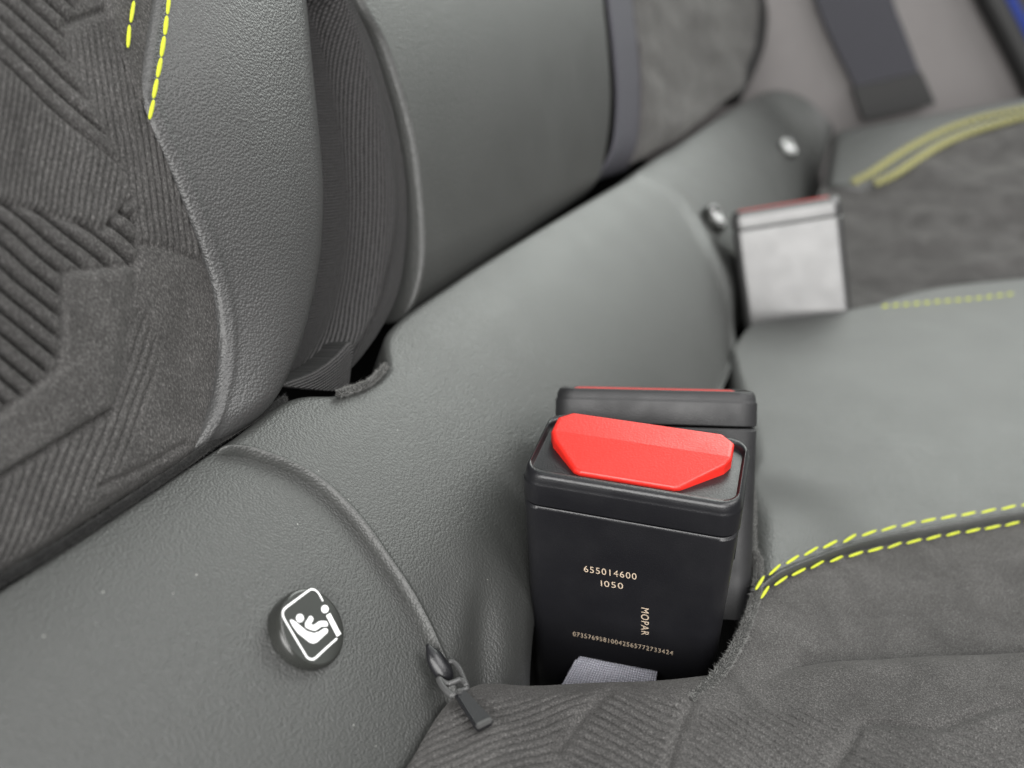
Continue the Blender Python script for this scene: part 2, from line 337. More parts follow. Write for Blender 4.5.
def near_disp(G, P, E):
    h = .0010*wob(G, 60, 1)
    G2 = G+np.stack([wob(G, 50, 2), wob(G, 50, 3)], -1)*4
    for poly, ang, sp, am in [([(425, 728), (470, 702), (600, 696), (560, 740), (530, 800), (380, 800)], -20, 7.5, .0006),
                              ([(610, 696), (690, 700), (660, 760), (640, 810), (545, 800), (570, 745)], 28, 8, .0006),
                              ([(700, 708), (800, 700), (850, 720), (825, 770), (800, 830), (660, 830), (680, 765)], 32, 8, .0006),
                              ([(835, 775), (862, 728), (935, 732), (1060, 705), (1060, 850), (815, 850)], 30, 8, .0006)]:
        m, d = inside(G2, poly, 8); h += m*am*(ribs(G2, ang, sp, sharp=.7)-.5)
    for l in ([(822, 790), (862, 725), (935, 729), (1060, 700)], [(560, 745), (610, 690)], [(690, 702), (660, 770), (640, 830)]):
        h -= .0009*np.exp(-(dline(G2, l)/5)**2)
    return h
patch('suede_panel', F_near, [[(438, 699), (462, 680), (490, 669), (540, 667), (620, 666), (690, 664), (760, 654), (860, 646), (1060, 636), (1300, 628)], [(410, 752), (560, 735), (760, 725), (1060, 715), (1300, 710)], [(352, 840), (560, 850), (800, 850), (1060, 850), (1300, 850)]],
      520, 150, SUEDE, bench, {'V0': (.010, .007), 'U0': (.005, .004)}, near_disp, skirt=.02, cl=.3)
patch('suede_panel', F_rec, [[(757, 588), (776, 577), (800, 565), (850, 547), (900, 535), (960, 524), (1060, 509), (1300, 484)], [(744, 635), (800, 615), (900, 600), (1060, 585), (1300, 565)], [(712, 684), (760, 684), (860, 682), (960, 676), (1060, 672), (1300, 665)]],
      220, 110, SUEDE, bench, {'U0': (.002, .002)}, lambda G, P, E: .0006*wob(G, 45, 5)*smooth(E['V0']/.012), skirt=.02, cl=.3)
def cen_disp(G, P, E): return .0009*np.exp(-((E['V1']-.0014)/.0010)**2)+.0012-.004*smooth((G[..., 0]-740)/-60)*smooth((G[..., 1]-470)/90)
patch('leather_panel', F_cen, [[(728, 356), (747, 329), (763, 322), (842, 311), (874, 305), (906, 295), (953, 286), (1024, 279), (1060, 275), (1300, 255)], [(738, 450), (770, 440), (880, 415), (1060, 380), (1300, 350)],
      [(750, 600), (760, 592), (778, 581), (802, 570), (850, 552), (900, 540), (960, 529), (1060, 513), (1300, 488)]], 160, 120, LEATHER_FINE, bench, {'V0': (.004, .003), 'V1': (.0009, .0011), 'U0': (.012, .008)}, cen_disp, skirt=.02, cl=.7)
patch('suede_panel', F_farc, [[(822, 186), (853, 188), (879, 184), (916, 160), (960, 140), (1024, 122), (1060, 115), (1150, 104)], [(750, 350), (850, 322), (950, 300), (1060, 290), (1150, 285)]], 120, 80, SUEDE, bench, {},
      lambda G, P, E: .0022*wob(G*np.array([1, 2.6]), 44, 7)+.0008*wob(G*np.array([1, 2.6]), 18, 2), skirt=.02)
patch('leather_panel', F_farc, [[(832, 124), (865, 119), (900, 113), (960, 103), (1024, 92), (1060, 87), (1150, 79)], [(822, 187), (853, 187), (884, 177), (916, 157), (960, 137), (1024, 119), (1060, 112), (1150, 101)]], 80, 40, LEATHER_FINE, bench, {'V0': (.04, .02), 'U0': (.008, .008)}, lambda G, P, E: .002+0*G[..., 0], skirt=.03)
mesh_obj('dark_underlay', [(x, y, z) for x in (-.22, .16) for y in (-.12, .92) for z in (-.32, -.205)], [(0, 1, 3, 2), (4, 6, 7, 5), (0, 4, 5, 1), (2, 3, 7, 6), (0, 2, 6, 4), (1, 5, 7, 3)], BLACK, bench, smooth=False)  # black box added below so openings between the cushions look dark
# stitches: one shared capsule
def capsule_mesh(name, m):
    bm = bmesh.new(); rings = [(-.5, .35), (-.38, .8), (0, 1), (.38, .8), (.5, .35)]; n = 6; vs = []
    for x, r in rings: vs.append([bm.verts.new((x, math.cos(t)*r*.5, math.sin(t)*r*.5)) for t in [k*2*math.pi/n for k in range(n)]])
    for i in range(len(rings)-1):
        for k in range(n): bm.faces.new((vs[i][k], vs[i][(k+1) % n], vs[i+1][(k+1) % n], vs[i+1][k]))
    bm.faces.new(vs[0][::-1]); bm.faces.new(vs[-1]); bmesh.ops.recalc_face_normals(bm, faces=bm.faces)
    for f in bm.faces: f.smooth = True
    me = bpy.data.meshes.new(name); bm.to_mesh(me); bm.free(); me.materials.append(m); return me
CAP = capsule_mesh('stitch', THREAD)
def frame_from(t, n):
    t = t/np.linalg.norm(t); b = np.cross(n, t); b /= np.linalg.norm(b); n = np.cross(t, b)
    M = Matrix.Identity(4)
    for i in range(3): M[i][0] = t[i]; M[i][1] = b[i]; M[i][2] = n[i]
    return M
def stitch_row(px, F, count, parent, width=.0008, fill=.82, lift=.0004, skew=0):
    P = unproj(resample(px, np.linspace(0, 1, count+1)), F); Nn = grad(F, P)
    for i in range(count):
        c = (P[i]+P[i+1])/2+Nn[i]*lift; t = P[i+1]-P[i]; L = np.linalg.norm(t)
        tt = t/L; tt = tt+np.cross(Nn[i], tt)*(skew+rng.normal()*.03); 
        M = frame_from(tt, Nn[i]); o = bpy.data.objects.new('stitch', CAP); link(o, parent)
        M.translation = Vector(c+OFF-np.array(parent.location))
        o.matrix_local = M @ Matrix.Diagonal((L*fill*rng.uniform(.93, 1.05), width*rng.uniform(.9, 1.1), width*.8, 1))
def stitch_bulk(rows, F, parent, name, m, width, lift=.0008, fill=.85):
    V = []; Fc = []
    bv = np.array([v.co for v in CAP.vertices]); bf = [list(p.vertices) for p in CAP.polygons]
    for px, count, skew in rows:
        P = unproj(resample(px, np.linspace(0, 1, count+1)), F); Nn = grad(F, P)
        for i in range(count):
            t = P[i+1]-P[i]; L = np.linalg.norm(t); tt = t/L+np.cross(Nn[i], t/L)*skew; M = np.array(frame_from(tt, Nn[i]))[:3, :3]
            q = (bv*np.array([L*fill*math.hypot(1, skew), width, width*.8]))@M.T+(P[i]+P[i+1])/2+Nn[i]*lift
            n = len(V); V += list(q); Fc += [[k+n for k in f] for f in bf]
    return mesh_obj(name, V, Fc, m, parent, kind='stuff')
row1 = [(753, 592), (764, 578), (780, 567), (798, 557.5), (817, 549.5), (836, 543), (855, 537.5), (875, 532.5), (894, 528), (914, 524), (934, 520.3), (954, 517), (974, 514), (994, 511), (1014, 507.5), (1040, 503), (1140, 490.5), (1240, 479)]
row2 = [(757, 600), (769, 588.5), (786, 578.5), (804, 570), (823, 563), (843, 558), (862, 553), (881, 549), (900, 544.7), (920, 541), (939, 537), (959, 533.5), (979, 530.5), (998, 527), (1016, 524), (1040, 520), (1140, 507.5), (1240, 496)]
stitch_row(row1, off(F_cen, .0024), 25, bench, width=.00085, lift=.0004, skew=.10)
stitch_row(row2, off(F_rec, .0012), 25, bench, width=.00085, lift=.0003, skew=.10)
stitch_bulk([([(852, 184), (870, 175), (892, 160), (915, 146), (941, 133), (968, 123), (994, 116), (1024, 110), (1060, 104)], 30, .15), ([(874, 185), (892, 177), (915, 162), (937, 148), (963, 136), (994, 126), (1024, 118), (1060, 112)], 27, .15)], off(F_farc, .0022), bench, 'stitching', THREAD_FAR, .0072, fill=.6)
stitch_bulk([([(880, 307), (900, 305.5), (940, 302), (975, 299), (1015, 294)], 13, .25)], off(F_cen, .0012), bench, 'stitching', THREAD, .0014, lift=.0003, fill=.6)
# velour trim along the roll, and rim round the buckle opening
def trim(name, px, F, rad, n, fuzz, parent, flat=1, vm=None, fm=None):
    P = unproj(resample(px, np.linspace(0, 1, n)), F); V, Fc = tube_geo(P, rad*(1+.06*np.sin(np.arange(n)*.7)+.02*rng.normal(size=n)), 12, flat, .03)
    V2, F2 = fuzz_geo(P, rad, fuzz)
    o = mesh_obj(name, V, Fc, vm or VELOUR, parent); mesh_obj('fibres', V2, F2, fm or FIBRE, parent, kind='stuff').parent = o; return o
trim('velour_trim', [(-60, 616), (0, 581), (60, 546), (120, 507), (180, 467), (215, 442), (250, 421), (285, 399)], off(F_roll, .0012), .0009, 90, 7000, bench, vm=VELOUR_BLACK, fm=FIBRE_BLACK)
trim('opening_rim', [(750, 455), (752, 500), (752, 545), (758, 562), (757, 590), (746, 626), (731, 656), (712, 682), (690, 700)], off(F_rec, .0012), .0012, 70, 11000, bench)
trim('opening_rim', [(338, 394), (352, 389), (366, 384), (377, 376), (385, 367)], off(F_roll, .0035), .0008, 24, 2000, bench)

# ------------------------------------------------------------------ near backrest
nb = thing('seat_section', 'near backrest section with embossed suede panel, grained leather bolster and yellow stitching', 'car seat', (-.13, .13, -.085), 'sections of the rear backrest')
def emb(G, P, E):
    h = .0004*wob(G, 70, 4)
    G2 = G+np.stack([wob(G, 40, 1), wob(G, 40, 6)], -1)*1.2
    R1 = [(-90, -90), (75, -60), (95, -20), (64, 26), (61, 48), (79, 83), (94, 115), (118, 164), (60, 116), (0, 60), (-90, -20)]
    R3 = [(-90, 195), (0, 203), (40, 211), (70, 220), (103, 231), (118, 217), (127, 202), (134, 215), (136, 240), (132, 266), (63, 272), (57, 366), (28, 392), (0, 412), (-90, 470)]
    R2 = [(-90, -5), (0, 66), (60, 122), (118, 168), (127, 195), (103, 228), (40, 208), (-90, 190)]
    R2b = [(98, 20), (140, 90), (205, 255), (138, 243), (126, 190), (122, 165), (96, 112), (66, 45)]
    R5 = [(-90, 520), (0, 480), (110, 414), (125, 380), (138, 320), (142, 310), (157, 345), (150, 400), (118, 470), (60, 530), (-90, 630)]
    m, d = inside(G2, R1, 5); h += m*(.0021*(ribs(G2, 43, 14.5, .15, .36)-.8))
    m, d = inside(G2, R3, 5); h += m*(.0023*(ribs(G2, 40, 17, .1, .36)-.8))-.0002*m
    m, d = inside(G2, R2, 8); h += m*.00075*(ribs(G2, 98, 6.3, 0, .8)-.5)
    m, d = inside(G2, R2b, 8); h += m*.00075*(ribs(G2, 82, 6.3, 0, .8)-.5)
    m, d = inside(G2, R5, 6); h += m*.0010*(ribs(G2, 110, 8.5, 0, .8)-.6)-.0004*m
    for l, a, w in [([(-90, 195), (0, 203), (40, 211), (103, 231), (118, 217), (127, 202)], .0007, 4), ([(0, 478), (60, 443), (110, 413)], .0018, 4), ([(-90, 530), (0, 478)], .0018, 4),
                    ([(136, 243), (165, 246), (205, 262)], .0005, 4), ([(134, 265), (63, 272), (58, 368), (0, 413), (-90, 470)], .0005, 4), ([(134, 262), (128, 330), (112, 412)], .0005, 6),
                    ([(64, 26), (85, 17), (112, 8)], .0008, 4), ([(103, 487), (150, 466), (185, 445)], .0010, 4), ([(134, 215), (136, 262)], .0005, 3)]:
        h -= a*np.exp(-(dline(G2, l)/w)**2)
    # smooth lower right bulge and the lift of the flat band
    m, d = inside(G2, [(63, 272), (132, 268), (126, 340), (110, 410), (0, 476), (-90, 520), (-90, 470), (0, 414), (58, 368)], 10); h += .0008*m
    return h
patch('suede_panel', F_back, [[(-110, -260), (-110, 300), (-110, 662)], [(0, -260), (0, 250), (0, 588)], [(60, -260), (70, 250), (80, 538)], [(128, -260), (150, 250), (152, 490)], [(172, -260), (158, -90), (160, 130), (200, 230), (230, 310), (228, 370), (218, 420), (208, 455)]],
      520, 260, SUEDE, nb, {'U1': (.007, .005)}, emb, skirt=.03, cl=.0)
patch('suede_strip', off(F_back, .0010), [[(98, -255), (106, -40), (109, 10), (120, 45), (133, 82), (139, 98)], [(182, -255), (162, -40), (157, 0), (148, 49), (147, 86), (149, 105)]], 60, 24, SUEDE, nb, {'V0': (.001, .001), 'V1': (.0012, .0008)}, None, skirt=.004, cl=.6)
LB_L = [(180, -260), (162, -60), (153, 0), (146, 45), (143, 86), (152, 122), (171, 164), (194, 220), (209, 262), (219, 300), (223, 346), (219, 386), (209, 422), (198, 460)]
LB_R = [(290, -260), (312, -60), (319, 0), (325, 60), (331, 120), (335, 170), (335, 215), (331, 260), (321, 305), (309, 345), (295, 374), (282, 404)]
patch('leather_bolster', off(F_back, .0015), [LB_L, resample([np.array(a)*.5+np.array(b)*.5 for a, b in zip(resample(LB_L, np.linspace(0, 1, 12)), resample(LB_R, np.linspace(0, 1, 12)))], np.linspace(0, 1, 12)), LB_R],
      150, 90, LEATHER_BOLD, nb, {'V0': (.0011, .0013), 'V1': (.012, .008), 'U1': (.010, .006)}, lambda G, P, E: .004*np.sin(np.pi*np.clip(E['V0']/(E['V0']+E['V1']), 0, 1))+.0003*np.exp(-((E['V0']-.0022)/.001)**2), skirt=.03, cl=.8)
stitch_row([(163, -22), (160.5, 0), (158, 22), (154.5, 46), (151, 67), (147, 88), (142.5, 109), (140.5, 124)], off(F_back, .0016), 7, nb, width=.00105, fill=.93, lift=.0028)
stitch_row([(133.5, -24), (132, 0), (128.5, 24), (124.5, 50)], off(F_back, .0012), 3, nb, width=.0010, fill=.93, lift=.0007)
KL = [(280, -250), (308, -40), (316, 0), (324, 70), (331, 140), (335, 200), (333, 250), (325, 300), (310, 345), (284, 386)]
KR = [(300, -250), (335, -40), (360, 0), (382, 40), (400, 90), (413, 140), (420, 190), (420, 240), (412, 290), (395, 325), (378, 350), (366, 364)]
def knit_disp(G, P, E):
    f = E['V0']/(E['V0']+E['V1']+1e-9); v = E['U0']/(E['U0']+E['U1']+1e-9)
    rid = .22+.32*smooth(v/.55)
    h = -.007*smooth((rid-f)/.22)+.002*np.exp(-((f-rid-.05)/.08)**2)
    h -= .005*smooth((f-.8)/.2)
    h -= .0022*np.exp(-((f-.62)/.05)**2)*smooth((v-.72)/.12)
    return h
KMID = [np.array(a)*.5+np.array(b)*.5 for a, b in zip(resample(KL, np.linspace(0, 1, 12)), resample(KR, np.linspace(0, 1, 12)))]
patch('knit_gusset', off(F_back, -.0015), [KL, KMID, KR], 130, 70, KNIT, nb, {}, knit_disp, skirt=.02, cl=.1)
patch('fabric_flap', off(F_back, .001), [[(286, 383), (318, 371), (340, 355), (352, 342), (358, 344)], [(286, 386), (312, 389), (332, 391), (345, 390), (352, 382)]], 40, 20, KNIT, nb, {'V0': (.003, .002), 'U1': (.002, .002)}, None, skirt=.006)
# ------------------------------------------------------------------ centre and far backrest, straps
cb = thing('seat_section', 'plain leather centre backrest section between knit gusset and webbing strap', 'car seat', (-.13, .31, -.085), 'sections of the rear backrest')
CL = [(298, -250), (345, -50), (361, 0), (383, 40), (400, 88), (413, 138), (420, 190), (423, 240), (423, 324)]
CRr = [(592, -250), (611, -50), (616, 0), (621, 53), (623, 97), (620, 135), (614, 168), (602, 198)]
patch('leather_panel', F_back, [CL, [np.array(a)*.5+np.array(b)*.5 for a, b in zip(resample(CL, np.linspace(0, 1, 12)), resample(CRr, np.linspace(0, 1, 12)))], CRr], 120, 110, LEATHER_FINE, cb,
      {'V0': (.0020, .0018), 'U1': (.022, .011), 'V1': (.010, .006)}, lambda G, P, E: .004*np.sin(.5*np.pi+.5*np.pi*np.clip(E['V0']/(E['V0']+E['V1']), 0, 1))-.004, skirt=.03, cl=.7)
fb = thing('seat_section', 'far backrest section with blurred embossed suede panel beside the trim panel', 'car seat', (-.13, .6, -.085), 'sections of the rear backrest')
patch('suede_panel', F_back, [[(612, -250), (632, -50), (636, 0), (642, 53), (644, 100), (640, 165)], [(690, -250), (700, -50), (704, 0), (705, 55), (700, 126)], [(756, -250), (758, -50), (757, 0), (755, 40), (740, 92)]], 80, 80, SUEDE, fb, {'U1': (.012, .006)},
      lambda G, P, E: .003*wob(G*np.array([1.5, .8]), 30, 3)+.001*wob(G, 13, 8), skirt=.03)
patch('edge_trim', F_back, [[(752, -250), (755, -50), (754, 0), (752, 40), (736, 90)], [(776, -250), (778, -50), (777, 0), (774, 42), (764, 74), (750, 104)]], 40, 16, BLACK_LEATHER, fb, {'V1': (.03, .012)}, lambda G, P, E: -.003+0*G[..., 0], skirt=.08)
mesh_obj('dark_backing', [(x, y, z) for x in (-.30, -.24) for y in (-.15, .93) for z in (-.3, .35)], [(0, 1, 3, 2), (4, 6, 7, 5), (0, 4, 5, 1), (2, 3, 7, 6), (0, 2, 6, 4), (1, 5, 7, 3)], BLACK, fb, smooth=False)  # black blocker added behind the backrests to darken the gap above the roll
sb = thing('seat_belt', 'flat grey webbing strap hanging between centre leather and far suede', 'seat belt', (-.13, .43, -.08))
patch('webbing', off(F_back, -.002), [[(588, -250), (604, -50), (609, 0), (615, 53), (618, 97), (615, 142), (605, 184)], [(612, -250), (632, -50), (635, 0), (641, 53), (643, 100), (645, 140), (640, 172)]], 80, 16, BELT, sb, {'U1': (.03, .012)}, None, skirt=.001)

# ------------------------------------------------------------------ buckles
def rotm(e):
    a, b, c = [math.radians(v) for v in e]
    return Matrix.Rotation(a, 4, 'Z') @ Matrix.Rotation(b, 4, 'X') @ Matrix.Rotation(c, 4, 'Y')
def rrect(w, t, r, n=6):
    pts = []
    for cx, cy, a0 in ((w/2-r, t/2-r, 0), (-w/2+r, t/2-r, 90), (-w/2+r, -t/2+r, 180), (w/2-r, -t/2+r, 270)):
        for k in range(n+1):
            a = math.radians(a0+90*k/n); pts.append((cx+r*math.cos(a), cy+r*math.sin(a)))
    return pts
def loft_bm(sections, cap0=True, cap1=True):
    bm = bmesh.new(); R = []
    for w, t, r, z in sections: R.append([bm.verts.new((x, y, z)) for x, y in rrect(w, t, r)])
    n = len(R[0])
    for a, b in zip(R[:-1], R[1:]):
        for k in range(n): bm.faces.new((a[k], a[(k+1) % n], b[(k+1) % n], b[k]))
    if cap0: bm.faces.new(R[0][::-1])
    if cap1: bm.faces.new(R[-1])
    for f in bm.faces: f.smooth = True
    return bm
def bm_obj(name, bm, m, parent, sharp=35):
    bmesh.ops.recalc_face_normals(bm, faces=bm.faces)
    for e in bm.edges:
        if len(e.link_faces) == 2 and e.calc_face_angle(0) > math.radians(sharp): e.smooth = False
    me = bpy.data.meshes.new(name); bm.to_mesh(me); bm.free(); me.materials.append(m)
    o = link(bpy.data.objects.new(name, me), parent); wn = o.modifiers.new('normals', 'WEIGHTED_NORMAL'); wn.weight = 100; wn.keep_sharp = True
    return o
BW, BT = .0485, .0268
def button_bm():
    # release button: flat back half, front half sloping down with chamfered corners
    def outline(s, dz):
        w, t = .0207, .0101
        pts = [(-w, .0015), (-w, t-.0028), (-w+.0028, t), (w-.0028, t), (w, t-.0028), (w, .0015), (w-.0012, -.0012), (.0112, -t+.0006), (.0098, -t), (-.0112, -t), (-.0126, -t+.0006), (-w+.0012, -.0012)]
        return [(x*s, y*s) for x, y in pts]
    def topz(y): return .0017 if y > .0005 else .0017-.0019*(.0005-y)/.0105
    bm = bmesh.new(); R = []
    for s, dz in ((1, None), (1, -.0007), (.985, -.0002), (.955, 0)):
        R.append([bm.verts.new((x, y, -.006 if dz is None else topz(y)+dz)) for x, y in outline(s, 0)])
    n = len(R[0])
    for a, b in zip(R[:-1], R[1:]):
        for k in range(n): bm.faces.new((a[k], a[(k+1) % n], b[(k+1) % n], b[k]))
    f = bm.faces.new(R[-1])
    t = R[-1]; bmesh.ops.connect_verts(bm, verts=[t[0], t[5]])
    for f in bm.faces: f.smooth = True
    return bm
def text_mesh(s):
    cu = bpy.data.curves.new('lettering', 'FONT'); cu.body = s; cu.size = 1; cu.align_x = 'CENTER'; cu.align_y = 'CENTER'; cu.extrude = .0; cu.resolution_u = 4; cu.space_character = 1.15
    cu.offset = -.008
    o = bpy.data.objects.new('tmp', cu); SC.collection.objects.link(o); dg = bpy.context.evaluated_depsgraph_get()
    me = bpy.data.meshes.new_from_object(o.evaluated_get(dg)); bpy.data.objects.remove(o); return me
def buckle(pos, e, label, ln, taper, T=BT, notch=True, group='belt buckles in the bench crease', plast=None, bz=0., sc=1.):
    plast = plast or PLASTIC
    root = thing('belt_buckle', label, 'seat belt buckle', (0, 0, 0), group)
    root.matrix_world = Matrix.Translation(Vector(np.array(pos)+OFF)) @ rotm(e) @ Matrix.Scale(sc, 4)
    capH = .0084; zs = -capH-.0004
    def tw(z): return 1+(taper-1)*(-z/.0633)
    bm = loft_bm([(BW*tw(-ln), T, .004, -ln), (BW*tw(zs-.0006), T, .004, zs-.0006), (BW*tw(zs)-.0008, T-.0008, .0038, zs)])
    hs = bm_obj('housing', bm, plast, root)
    if notch:                                             # cut the mouth where the webbing comes out
        b2 = bmesh.new(); q = [(-.0125, -ln-.01), (.0125, -ln-.01), (.0118, -.0550), (.0098, -.0530), (-.0098, -.0536), (-.0160, -.0680)]
        a = [b2.verts.new((x, -T/2-.005, z)) for x, z in q]; c = [b2.verts.new((x, -T/2+.0045, z)) for x, z in q]
        b2.faces.new(a); b2.faces.new(c[::-1])
        for i in range(len(q)): b2.faces.new((a[i], c[i], c[(i+1) % len(q)], a[(i+1) % len(q)]))
        cut = bm_obj('cutter', b2, plast, None); hs.parent = None
        md = hs.modifiers.new('b', 'BOOLEAN'); md.object = cut; md.operation = 'DIFFERENCE'; md.solver = 'EXACT'
        bpy.context.view_layer.update()
        me = bpy.data.meshes.new_from_object(hs.evaluated_get(bpy.context.evaluated_depsgraph_get()))
        hs.modifiers.clear(); hs.data = me; wn = hs.modifiers.new('normals', 'WEIGHTED_NORMAL'); wn.weight = 100; wn.keep_sharp = True; hs.parent = root; bpy.data.objects.remove(cut)
        V = []; Fc = []; UV = []
        for i in range(9):
            for j in range(8):
                V.append((-.0100+.0194*j/7-.0052*(i/5)*(1-j/7), -T/2+.0008-.0085*i/8+.0002*math.sin(j*2), -.0532-.0026*i)); UV.append((.0226*j/7, .002*i))
        Fc = [(i*8+j, i*8+j+1, i*8+j+9, i*8+j+8) for i in range(8) for j in range(7)]
        me = bpy.data.meshes.new('webbing'); me.from_pydata(V, [], Fc); ul = me.uv_layers.new(name='UVMap')
        for l in me.loops: ul.data[l.index].uv = UV[l.vertex_index]
        me.materials.append(BELT_LIGHT); link(bpy.data.objects.new('webbing', me), root)
    # cap: outer wall, rounded rim, pocket
    w, t = BW, T
    bm = loft_bm([(w-.001, t-.001, .0042, -capH), (w, t, .0045, -capH+.0004), (w, t, .0045, -.0029), (w-.0005, t-.0005, .0045, -.0026), (w-.0006, t-.0006, .0045, -.0019), (w-.0010, t-.0010, .0045, -.0009), (w-.0017, t-.0017, .0043, -.0002), (w-.0024, t-.0032, .0040, 0), (w-.0030, t-.0052, .0036, -.0003), (w-.0033, t-.0056, .0034, -.0012)], cap0=True, cap1=False)
    fl = loft_bm([(w-.0033, t-.0056, .0034, -.0012), (w-.0036, t-.0059, .0032, -.0014)], cap0=False, cap1=True)
    cp = bm_obj('cap', bm, plast, root, 60)
    bm_obj('pocket_floor', fl, PLASTIC, cp, 40)
    bb = button_bm(); o = bm_obj('release_button', bb, RED, root, 8); o.location = (-.0003, .0010, bz)
    o.modifiers.clear(); bv = o.modifiers.new('bevel', 'BEVEL'); bv.width = .0006; bv.segments = 2; bv.limit_method = 'ANGLE'; bv.angle_limit = math.radians(9); wn = o.modifiers.new('normals', 'WEIGHTED_NORMAL'); wn.weight = 100
    # parting line clip on the side
    sd = bmesh.new(); bmesh.ops.create_cube(sd, size=1); bmesh.ops.scale(sd, vec=(.0006, .006, .012), verts=sd.verts)
    bmesh.ops.bevel(sd, geom=list(sd.edges), offset=.0002, segments=1, affect='EDGES')
    so = bm_obj('side_latch', sd, plast, hs); so.location = (BW/2*tw(-.018)-.0001, .001, -.018)
    return root
B1P, B1E = (-.0459, .1743, -.0996), (6.4, 6.7, .4)
b1 = buckle(B1P, B1E, 'nearest black buckle with big red release button and tan printed numbers', .075, .9155)
b2 = buckle((-.0529, .2134, -.1010), (14.7, -23.5, -2.6), 'black buckle directly behind the nearest one, only a thin red edge visible', .054, .97, T=.0260, notch=False, bz=-.0018, plast=PLASTIC_MATT, sc=1.05)
b3 = buckle((-.0554, .4560, -.1050), (9.7, -14., -12.7), 'far blurred buckle with pale shiny face and thin red top', .075, .99, T=.0264, notch=False, plast=PLASTIC_BRIGHT, bz=-.0011, sc=1.06)
# printing on the near buckle's face, placed in the face's own plane
bpy.context.view_layer.update()
MI = np.array((b1.matrix_world).inverted())
def to_face(px):
    d = MI[:3, :3]@rays(np.array(px)); c = MI[:3, :3]@OFF+MI[:3, 3]
    k = (-BT/2-c[1])/d[1]; p = c+d*k; return p[0], p[2]
def lettering(s, pa, pb, hpx_pt):
    xa, za = to_face(pa); xb, zb = to_face(pb); L = math.hypot(xb-xa, zb-za); ang = math.atan2(zb-za, xb-xa)
    me = text_mesh(s); v = np.array([q.co for q in me.vertices]); w = v[:, 0].max()-v[:, 0].min(); h = v[:, 1].max()-v[:, 1].min()
    cx = (v[:, 0].max()+v[:, 0].min())/2; cy = (v[:, 1].max()+v[:, 1].min())/2
    q = np.zeros_like(v); q[:, 0] = (v[:, 0]-cx)*L/w; q[:, 2] = (v[:, 1]-cy)*hpx_pt/h
    ca, sa = math.cos(ang), math.sin(ang); x = q[:, 0]*ca-q[:, 2]*sa; z = q[:, 0]*sa+q[:, 2]*ca
    q[:, 0] = x+(xa+xb)/2; q[:, 2] = z+(za+zb)/2; q[:, 1] = -BT/2-.00006
    me.vertices.foreach_set('co', q.astype(np.float32).ravel()); me.materials.append(PRINT); me.update()
    return link(bpy.data.objects.new('lettering', me), [c for c in b1.children if c.name.startswith('housing')][0])

lettering('655014600', (584, 568.5), (636.5, 576.5), .00185)
lettering('I050', (601, 583), (623, 586), .00175)
lettering('MOPAR', (645, 608), (645, 635), .0018)
lettering('07357695810042565772733424', (573, 633.5), (673, 653), .0014)

# ------------------------------------------------------------------ anchor buttons
def disc_button(px, F, R, H, label, tilt=None):
    P = unproj(np.array([px], float), F)[0]; Nn = grad(F, P[None])[0]
    if tilt is not None: Nn = np.array(tilt)/np.linalg.norm(tilt)
    M = frame_from(np.cross([0, 0, 1], Nn), Nn); M.translation = Vector(P+OFF)
    root = thing('anchor_button', label, 'button', P, 'round child seat anchor buttons'); root.matrix_world = M
    bm = bmesh.new(); prof = [(R*.95, -.003), (R*.99, 0), (R, H*.55), (R*.985, H*.82), (R*.95, H*.96), (R*.90, H), (R*.5, H+.00005), (0.0, H+.00008)]
    n = 48; rs = []
    for r, z in prof[:-1]: rs.append([bm.verts.new((r*math.cos(2*math.pi*k/n), r*math.sin(2*math.pi*k/n), z)) for k in range(n)])
    for a, b in zip(rs[:-1], rs[1:]):
        for k in range(n): bm.faces.new((a[k], a[(k+1) % n], b[(k+1) % n], b[k]))
    bm.faces.new(rs[-1])
    for f in bm.faces: f.smooth = True
    bm_obj('disc', bm, DISC, root, 50)
    return root, M
NB_R, NB_H = .0078, .0026
nbt, NM = disc_button((305, 631), F_roll, NB_R, NB_H, 'near round glossy button with white child seat symbol beside the seam', (.78, .06, .62))
bpy.context.view_layer.update(); NI = np.array(NM.inverted())
def face2(zx, zy):
    px = (260+zx/6.4, 570+zy/6.4); d = NI[:3, :3]@rays(np.array(px)); c = NI[:3, :3]@OFF+NI[:3, 3]
    k = (NB_H+.0001-c[2])/d[2]; p = c+d*k; return np.array([p[0], p[1]])
def ribbon(pts, w, cap=True, dense=6):
    p = resample(pts, np.linspace(0, 1, dense*len(pts))); t = np.gradient(p, axis=0); t /= np.linalg.norm(t, axis=1, keepdims=True); nn = np.stack([-t[:, 1], t[:, 0]], -1)
    A = list(p+nn*w/2); B = list(p-nn*w/2)
    if cap:
        e = [p[-1]+w/2*(math.cos(a)*nn[-1]+math.sin(a)*t[-1]) for a in np.linspace(0, math.pi, 8)[1:-1]]; s = [p[0]+w/2*(-math.cos(a)*nn[0]-math.sin(a)*t[0]) for a in np.linspace(0, math.pi, 8)[1:-1]]
    else: e = []; s = []
    return A+e+B[::-1]+s, len(A), len(e)
sym = bmesh.new(); ZS = NB_H+.00012
def add_poly(pts, z): 
    vs = [sym.verts.new((p[0], p[1], z)) for p in pts]; sym.faces.new(vs)
def add_ribbon(zpts, wz, cap=True, straight=False):
    pts = [face2(*q) for q in zpts]; w = wz/6.4*.2e-3*1.02
    if straight:
        for a, b in zip(pts[:-1], pts[1:]):
            pass
    poly, na, ne = ribbon(pts, w, cap)
    vs = [sym.verts.new((p[0], p[1], ZS)) for p in poly]
    A = vs[:na]; Bv = vs[na+ne:na+ne+na][::-1]
    for i in range(na-1): sym.faces.new((A[i], A[i+1], Bv[i+1], Bv[i]))
    if ne:
        sym.faces.new([A[-1]]+vs[na:na+ne]+[Bv[-1]]); sym.faces.new([Bv[0]]+vs[na+ne+na:]+[A[0]])
